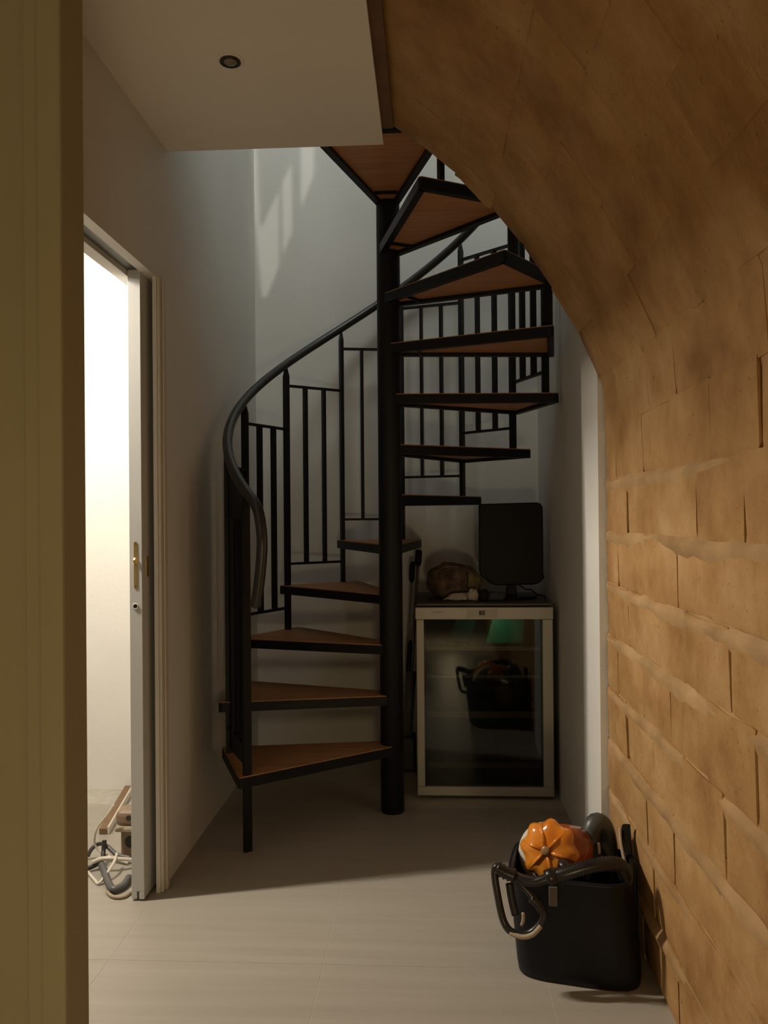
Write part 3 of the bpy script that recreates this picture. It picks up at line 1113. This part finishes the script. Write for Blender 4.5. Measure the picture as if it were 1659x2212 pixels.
def superring(cx_, cy_, rx, ry, z_, ang=0.0, e=3.2, n=40, dzx=0.0, dzy=0.0):
    out = []
    for j in range(n):
        a = 2 * PI * j / n
        c_, s_ = math.cos(a), math.sin(a)
        x = rx * math.copysign(abs(c_) ** (2 / e), c_)
        y = ry * math.copysign(abs(s_) ** (2 / e), s_)
        out.append((cx_ + x * math.cos(ang) - y * math.sin(ang), cy_ + x * math.sin(ang) + y * math.cos(ang), z_ + dzx * x / rx + dzy * y / ry))
    return out


tub = thing('rubber_tub', 'glossy black rubber tub by the stone wall holding vacuum cleaner parts', 'tub', (0.38, 2.215, 0))
ta = -0.22
TR = [(0.396, 2.196, 0.152, 0.106, 0.0), (0.395, 2.197, 0.157, 0.111, 0.004), (0.394, 2.198, 0.160, 0.114, 0.030),
      (0.386, 2.204, 0.161, 0.119, 0.14), (0.378, 2.210, 0.158, 0.123, 0.245), (0.377, 2.210, 0.161, 0.126, 0.262),
      (0.377, 2.210, 0.161, 0.126, 0.270), (0.377, 2.210, 0.153, 0.118, 0.270), (0.378, 2.210, 0.150, 0.115, 0.24),
      (0.392, 2.203, 0.140, 0.098, 0.04)]
tr_ = [superring(*r_, ta, 4.6) for r_ in TR]
lf = loft(tr_)
n_ = 40
lf.f.append(tuple(range(9 * n_, 10 * n_)))
lf.build('tub_body', 'rubber', tub, smooth=True)
MB().box(0.300, 0.322, 2.0865, 2.0930, 0.205, 0.255).build('rim_clip', 'greysleeve', tub, bevel=0.002)

vac = thing('vacuum_cleaner', 'vacuum cleaner with glossy orange cyclone bin standing in the black tub', 'vacuum cleaner', (0.36, 2.27, 0.05))
ax = Vector((-0.42, -0.86, 0.30)).normalized()
vc = Vector((0.322, 2.225, 0.292))
lob = lambda a, k: 1 + (0.075 * math.cos(8 * a) if k in (1, 2, 3, 4) else 0.0)
MB().lathe([(0.066, -0.030), (0.074, -0.020), (0.078, 0.0), (0.072, 0.014), (0.052, 0.024), (0.020, 0.028), (0.004, 0.029)], vc, ax, 48, lob).build('cyclone_cap', 'orange', vac, smooth=True)
hx = Vector((0, 0, 1))
u_ = (hx - ax * hx.dot(ax)).normalized()
w_ = ax.cross(u_)
for i in range(6):
    a = 2 * PI * i / 6 + 0.35
    d_ = u_ * math.cos(a) + w_ * math.sin(a)
    MB().tube([vc + ax * 0.030 + d_ * 0.012, vc + ax * 0.027 + d_ * 0.040, vc + ax * 0.012 + d_ * 0.072], [0.0045, 0.005, 0.0035], 8).build('rib', 'orange', vac, smooth=True)
for i in range(8):
    a = 2 * PI * i / 8
    d_ = u_ * math.cos(a) + w_ * math.sin(a)
    MB().lathe([(0.016, -0.02), (0.017, 0.004), (0.013, 0.013), (0.004, 0.016)], vc + d_ * 0.062, ax, 14).build('cyclone_cone', 'orange', vac, smooth=True)
    if i % 2:
        MB().lathe([(0.003, 0), (0.003, 0.001)], vc + d_ * 0.064 + ax * 0.0163, ax, 8).build('screw_hole', 'hole', vac)
MB().lathe([(0.012, 0.026), (0.013, 0.036), (0.008, 0.039)], vc, ax, 16).build('hub', 'clear', vac, smooth=True)
MB().lathe([(0.072, -0.050), (0.084, -0.046), (0.086, -0.034), (0.078, -0.026)], vc + Vector((-0.013, 0.0, -0.014)), ax, 36).build('white_collar', 'whiteplastic', vac, smooth=True)
# bin behind the cap, leaning to the right and down into the tub
v2 = vc + Vector((0.075, 0.050, -0.015))
MB().tube([vc + Vector((0.02, 0.02, 0.004)), vc.lerp(v2, 0.6), v2, v2 + Vector((0.035, 0.02, -0.03))], [0.060, 0.066, 0.062, 0.040], 24).build('dust_bin', 'orange2', vac, smooth=True)
MB().tube([v2 + Vector((0.02, 0.01, 0.0)), v2 + Vector((0.055, 0.035, -0.04)), Vector((0.43, 2.28, 0.10))], [0.050, 0.052, 0.060], 18).build('motor_body', 'rubber', vac, smooth=True)
pk = cr([(0.345, 2.165, 0.22), (0.352, 2.155, 0.262), (0.358, 2.15, 0.290)], 4)
MB().tube(pk, [0.024] * len(pk), 12).build('latch_block', 'hose', vac, smooth=True)


def ribbed(pathpts, r0, r1, n=10, step=0.006):
    P = cr(pathpts, 40)
    # resample evenly
    L_ = [0]
    for i in range(1, len(P)):
        L_.append(L_[-1] + (P[i] - P[i - 1]).length)
    tot = L_[-1]
    m_ = max(4, int(tot / step) * 2)
    out, rr = [], []
    j = 0
    for i in range(m_ + 1):
        d_ = tot * i / m_
        while j < len(L_) - 2 and L_[j + 1] < d_:
            j += 1
        t = (d_ - L_[j]) / max(1e-9, L_[j + 1] - L_[j])
        out.append(P[j].lerp(P[j + 1], t))
        rr.append(r0 if i % 2 else r1)
    return MB().tube(out, rr, n)


# hose draped over the near rim
hs = thing('vacuum_hose', 'black ribbed hose draped over the front rim of the tub', 'hose', (0.38, 2.08, 0.27))
ribbed([(0.300, 2.062, 0.292), (0.335, 2.052, 0.305), (0.385, 2.050, 0.322), (0.435, 2.055, 0.330), (0.478, 2.075, 0.318), (0.497, 2.095, 0.280)], 0.0190, 0.0150, 12, 0.0095).build('ribbed_hose', 'hose', hs, smooth=True)
MB().tube(cr([(0.214, 2.085, 0.283), (0.232, 2.073, 0.276), (0.258, 2.066, 0.275), (0.280, 2.063, 0.283), (0.302, 2.062, 0.292)], 6), 0.0125, 12).build('smooth_pipe', 'hose', hs, smooth=True)
MB().tube([(0.290, 2.063, 0.288), (0.300, 2.062, 0.292), (0.318, 2.056, 0.299)], [0.019, 0.0205, 0.0195], 14).build('cuff', 'hose', hs, smooth=True)

# wand handle: loop with ribbed grip, hanging over the left end of the tub
wh = thing('wand_handle', 'black loop handle of the vacuum wand with ribbed grip hanging over the left rim', 'handle', (0.20, 2.09, 0.2))
loop = cr([(0.176, 2.095, 0.300), (0.163, 2.095, 0.288), (0.169, 2.085, 0.235), (0.183, 2.075, 0.172), (0.205, 2.062, 0.150),
           (0.245, 2.056, 0.152), (0.276, 2.056, 0.180), (0.282, 2.058, 0.205), (0.262, 2.062, 0.232), (0.226, 2.075, 0.268)], 6, closed=True)
MB().tube(loop, 0.0095, 10, closed=True).build('loop', 'hose', wh, smooth=True)
MB().tube(cr([(0.198, 2.060, 0.150), (0.225, 2.049, 0.146), (0.252, 2.047, 0.153), (0.274, 2.048, 0.175)], 6), 0.0065, 8).build('pale_edge', 'strap', wh, smooth=True)
ribbed([(0.168, 2.094, 0.300), (0.190, 2.088, 0.290), (0.214, 2.084, 0.283)], 0.0185, 0.0145, 12, 0.0085).build('grip', 'hose', wh, smooth=True)
MB().tube(cr([(0.200, 2.090, 0.262), (0.205, 2.085, 0.225), (0.214, 2.080, 0.185)], 6), 0.010, 8, flat=0.5).build('trigger_web', 'hose', wh, smooth=True)
ribbed([(0.250, 2.062, 0.238), (0.266, 2.060, 0.226), (0.279, 2.058, 0.208)], 0.0125, 0.0095, 10, 0.006).build('lower_grip', 'hose', wh, smooth=True)
MB().tube(cr([(0.228, 2.07, 0.165), (0.232, 2.066, 0.180), (0.232, 2.066, 0.198)], 4), 0.0045, 8).build('pale_strut', 'strap', wh, smooth=True)

# thick hose loop rising at the back right
lp = thing('hose_loop', 'thick dark grey hose loop rising from the back of the tub', 'hose', (0.46, 2.30, 0.2))
ribbed([(0.425, 2.275, 0.20), (0.437, 2.285, 0.27), (0.452, 2.295, 0.325), (0.470, 2.305, 0.338), (0.490, 2.312, 0.315), (0.500, 2.315, 0.25), (0.500, 2.31, 0.17)], 0.0285, 0.0270, 14, 0.006).build('loop_hose', 'greyhose', lp, smooth=True)
MB().tube(cr([(0.462, 2.262, 0.30), (0.463, 2.258, 0.285), (0.463, 2.258, 0.272)], 4), 0.0045, 8).build('pale_buckle', 'strap', lp, smooth=True)
stp = thing('flat_nozzle', 'flat black nozzle with a beige strap standing between tub and stone wall', 'nozzle', (0.535, 2.26, 0))
MB().prism([(2.245, 0.0), (2.330, 0.0), (2.315, 0.24), (2.300, 0.335), (2.285, 0.345), (2.265, 0.27), (2.215, 0.265), (2.205, 0.10)], 0.534, 0.556, 'yz').build('nozzle_body', 'rubber', stp, bevel=0.004)
MB().tube(cr([(0.526, 2.285, 0.330), (0.522, 2.255, 0.300), (0.527, 2.215, 0.245), (0.531, 2.195, 0.215)], 6), 0.009, 8, flat=0.5).build('strap', 'strap', stp, smooth=True)

# ------------------------------------------------------------------ side room: hanging cupboard and the heap behind the door
bat = thing('wooden_batten', 'brown wooden batten lying on the floor against the far wall', 'batten', (-1.3, 3.3, 0))
MB().prism([(-1.268, 3.02), (-1.236, 3.02), (-1.322, 3.512), (-1.355, 3.512)], 0.0005, 0.022).build('plank', 'brownwood', bat, bevel=0.002)
MB().prism([(-1.236, 3.02), (-1.228, 3.02), (-1.314, 3.512), (-1.322, 3.512)], 0.0005, 0.030).build('edge_strip', 'cablewhite', bat, bevel=0.002)

lampo = thing('tube_lamp', 'tall bright tube lamp of the side room', 'lamp', (-1.86, 2.25, 0))
MB().lathe([(0.13, 0.0), (0.13, 0.012), (0.02, 0.02)], (-1.87, 2.2525, 0), n=24).build('lamp_base', 'white', lampo)
MB().tube([(-1.87, 2.2525, 0.015), (-1.87, 2.2525, 2.40)], 0.014, 12).build('lamp_pole', 'white', lampo, smooth=True)
MB().tube([(-1.846, 2.2477, 2.04), (-1.846, 2.2477, 2.42)], 0.010, 12).build('lamp_tube', 'white', lampo, smooth=True)

fm = thing('floor_machine', 'taupe cleaning machine half hidden behind the door edge', 'machine', (-1.10, 2.86, 0))
MB().prism([(-1.128, 2.82), (-1.03, 2.82), (-1.03, 2.90), (-1.128, 2.90)], 0.105, 0.165).build('upper_housing', 'taupe', fm, bevel=0.02, seg=3)
MB().prism([(-1.118, 2.795), (-1.03, 2.795), (-1.03, 2.82), (-1.118, 2.82)], 0.098, 0.113).build('lip', 'strap', fm, bevel=0.004)
MB().prism([(-1.108, 2.82), (-1.03, 2.82), (-1.03, 2.90), (-1.108, 2.90)], 0.002, 0.100).build('lower_housing', 'taupe', fm, bevel=0.012, seg=3)
MB().lathe([(0.024, -0.002), (0.022, 0.0), (0.016, 0.004)], (-1.068, 2.8195, 0.055), (0, -1, 0), 18).build('socket_hole', 'ink', fm)
MB().lathe([(0.010, -0.001), (0.010, 0.002)], (-1.075, 2.8185, 0.140), (0, -1, 0), 14).build('slot', 'ink', fm)


def cable(name, label, pts, r, m, rib=False):
    o = thing(name, label, 'cable', (pts[0][0], pts[0][1], 0), 'cables heaped behind the door')
    (ribbed(pts, r, r * 0.86, 8, 0.006) if rib else MB().tube(cr(pts, 8), r, 8)).build('cord', m, o, smooth=True)
    return o


cable('thin_cord', 'thin white cord arching down in front of the taupe machine',
      [(-1.114, 2.78, 0.20), (-1.137, 2.775, 0.165), (-1.175, 2.78, 0.115), (-1.188, 2.79, 0.065), (-1.171, 2.79, 0.035), (-1.125, 2.775, 0.02), (-1.055, 2.755, 0.008)], 0.004, 'cablewhite')
cable('arched_cable', 'dark cable arching highest over the heap behind the door',
      [(-1.217, 2.80, 0.012), (-1.20, 2.80, 0.04), (-1.17, 2.80, 0.056), (-1.137, 2.79, 0.046), (-1.101, 2.775, 0.028), (-1.05, 2.765, 0.022)], 0.0075, 'cablegrey')
cable('dark_cable', 'black cable running from the machine down to the left of the heap',
      [(-1.150, 2.785, 0.075), (-1.148, 2.770, 0.04), (-1.141, 2.74, 0.024), (-1.166, 2.703, 0.014), (-1.21, 2.69, 0.010)], 0.008, 'cableblack')
cable('white_cable', 'thick white cable bowed across the middle of the heap',
      [(-1.16, 2.71, 0.028), (-1.135, 2.706, 0.041), (-1.106, 2.703, 0.046), (-1.066, 2.713, 0.040), (-1.03, 2.735, 0.028)], 0.0072, 'cablewhite')
cable('grey_hose', 'ribbed grey hose looping lowest in front of the heap',
      [(-1.123, 2.693, 0.028), (-1.096, 2.652, 0.024), (-1.064, 2.600, 0.016), (-1.025, 2.548, 0.014), (-1.002, 2.575, 0.014), (-1.004, 2.634, 0.014)], 0.0125, 'cablegrey', True)
cable('bent_cable', 'white cable bent into a V at the left of the heap',
      [(-1.165, 2.681, 0.008), (-1.121, 2.63, 0.0055), (-1.096, 2.604, 0.0055), (-1.083, 2.622, 0.020), (-1.073, 2.672, 0.042), (-1.083, 2.728, 0.052)], 0.005, 'cablewhite')
cable('beige_cord', 'flat beige cord curling beneath the grey hose near the door foot',
      [(-1.043, 2.545, 0.006), (-1.020, 2.520, 0.006), (-0.998, 2.510, 0.006), (-0.975, 2.516, 0.006), (-0.966, 2.545, 0.006)], 0.0055, 'strap')
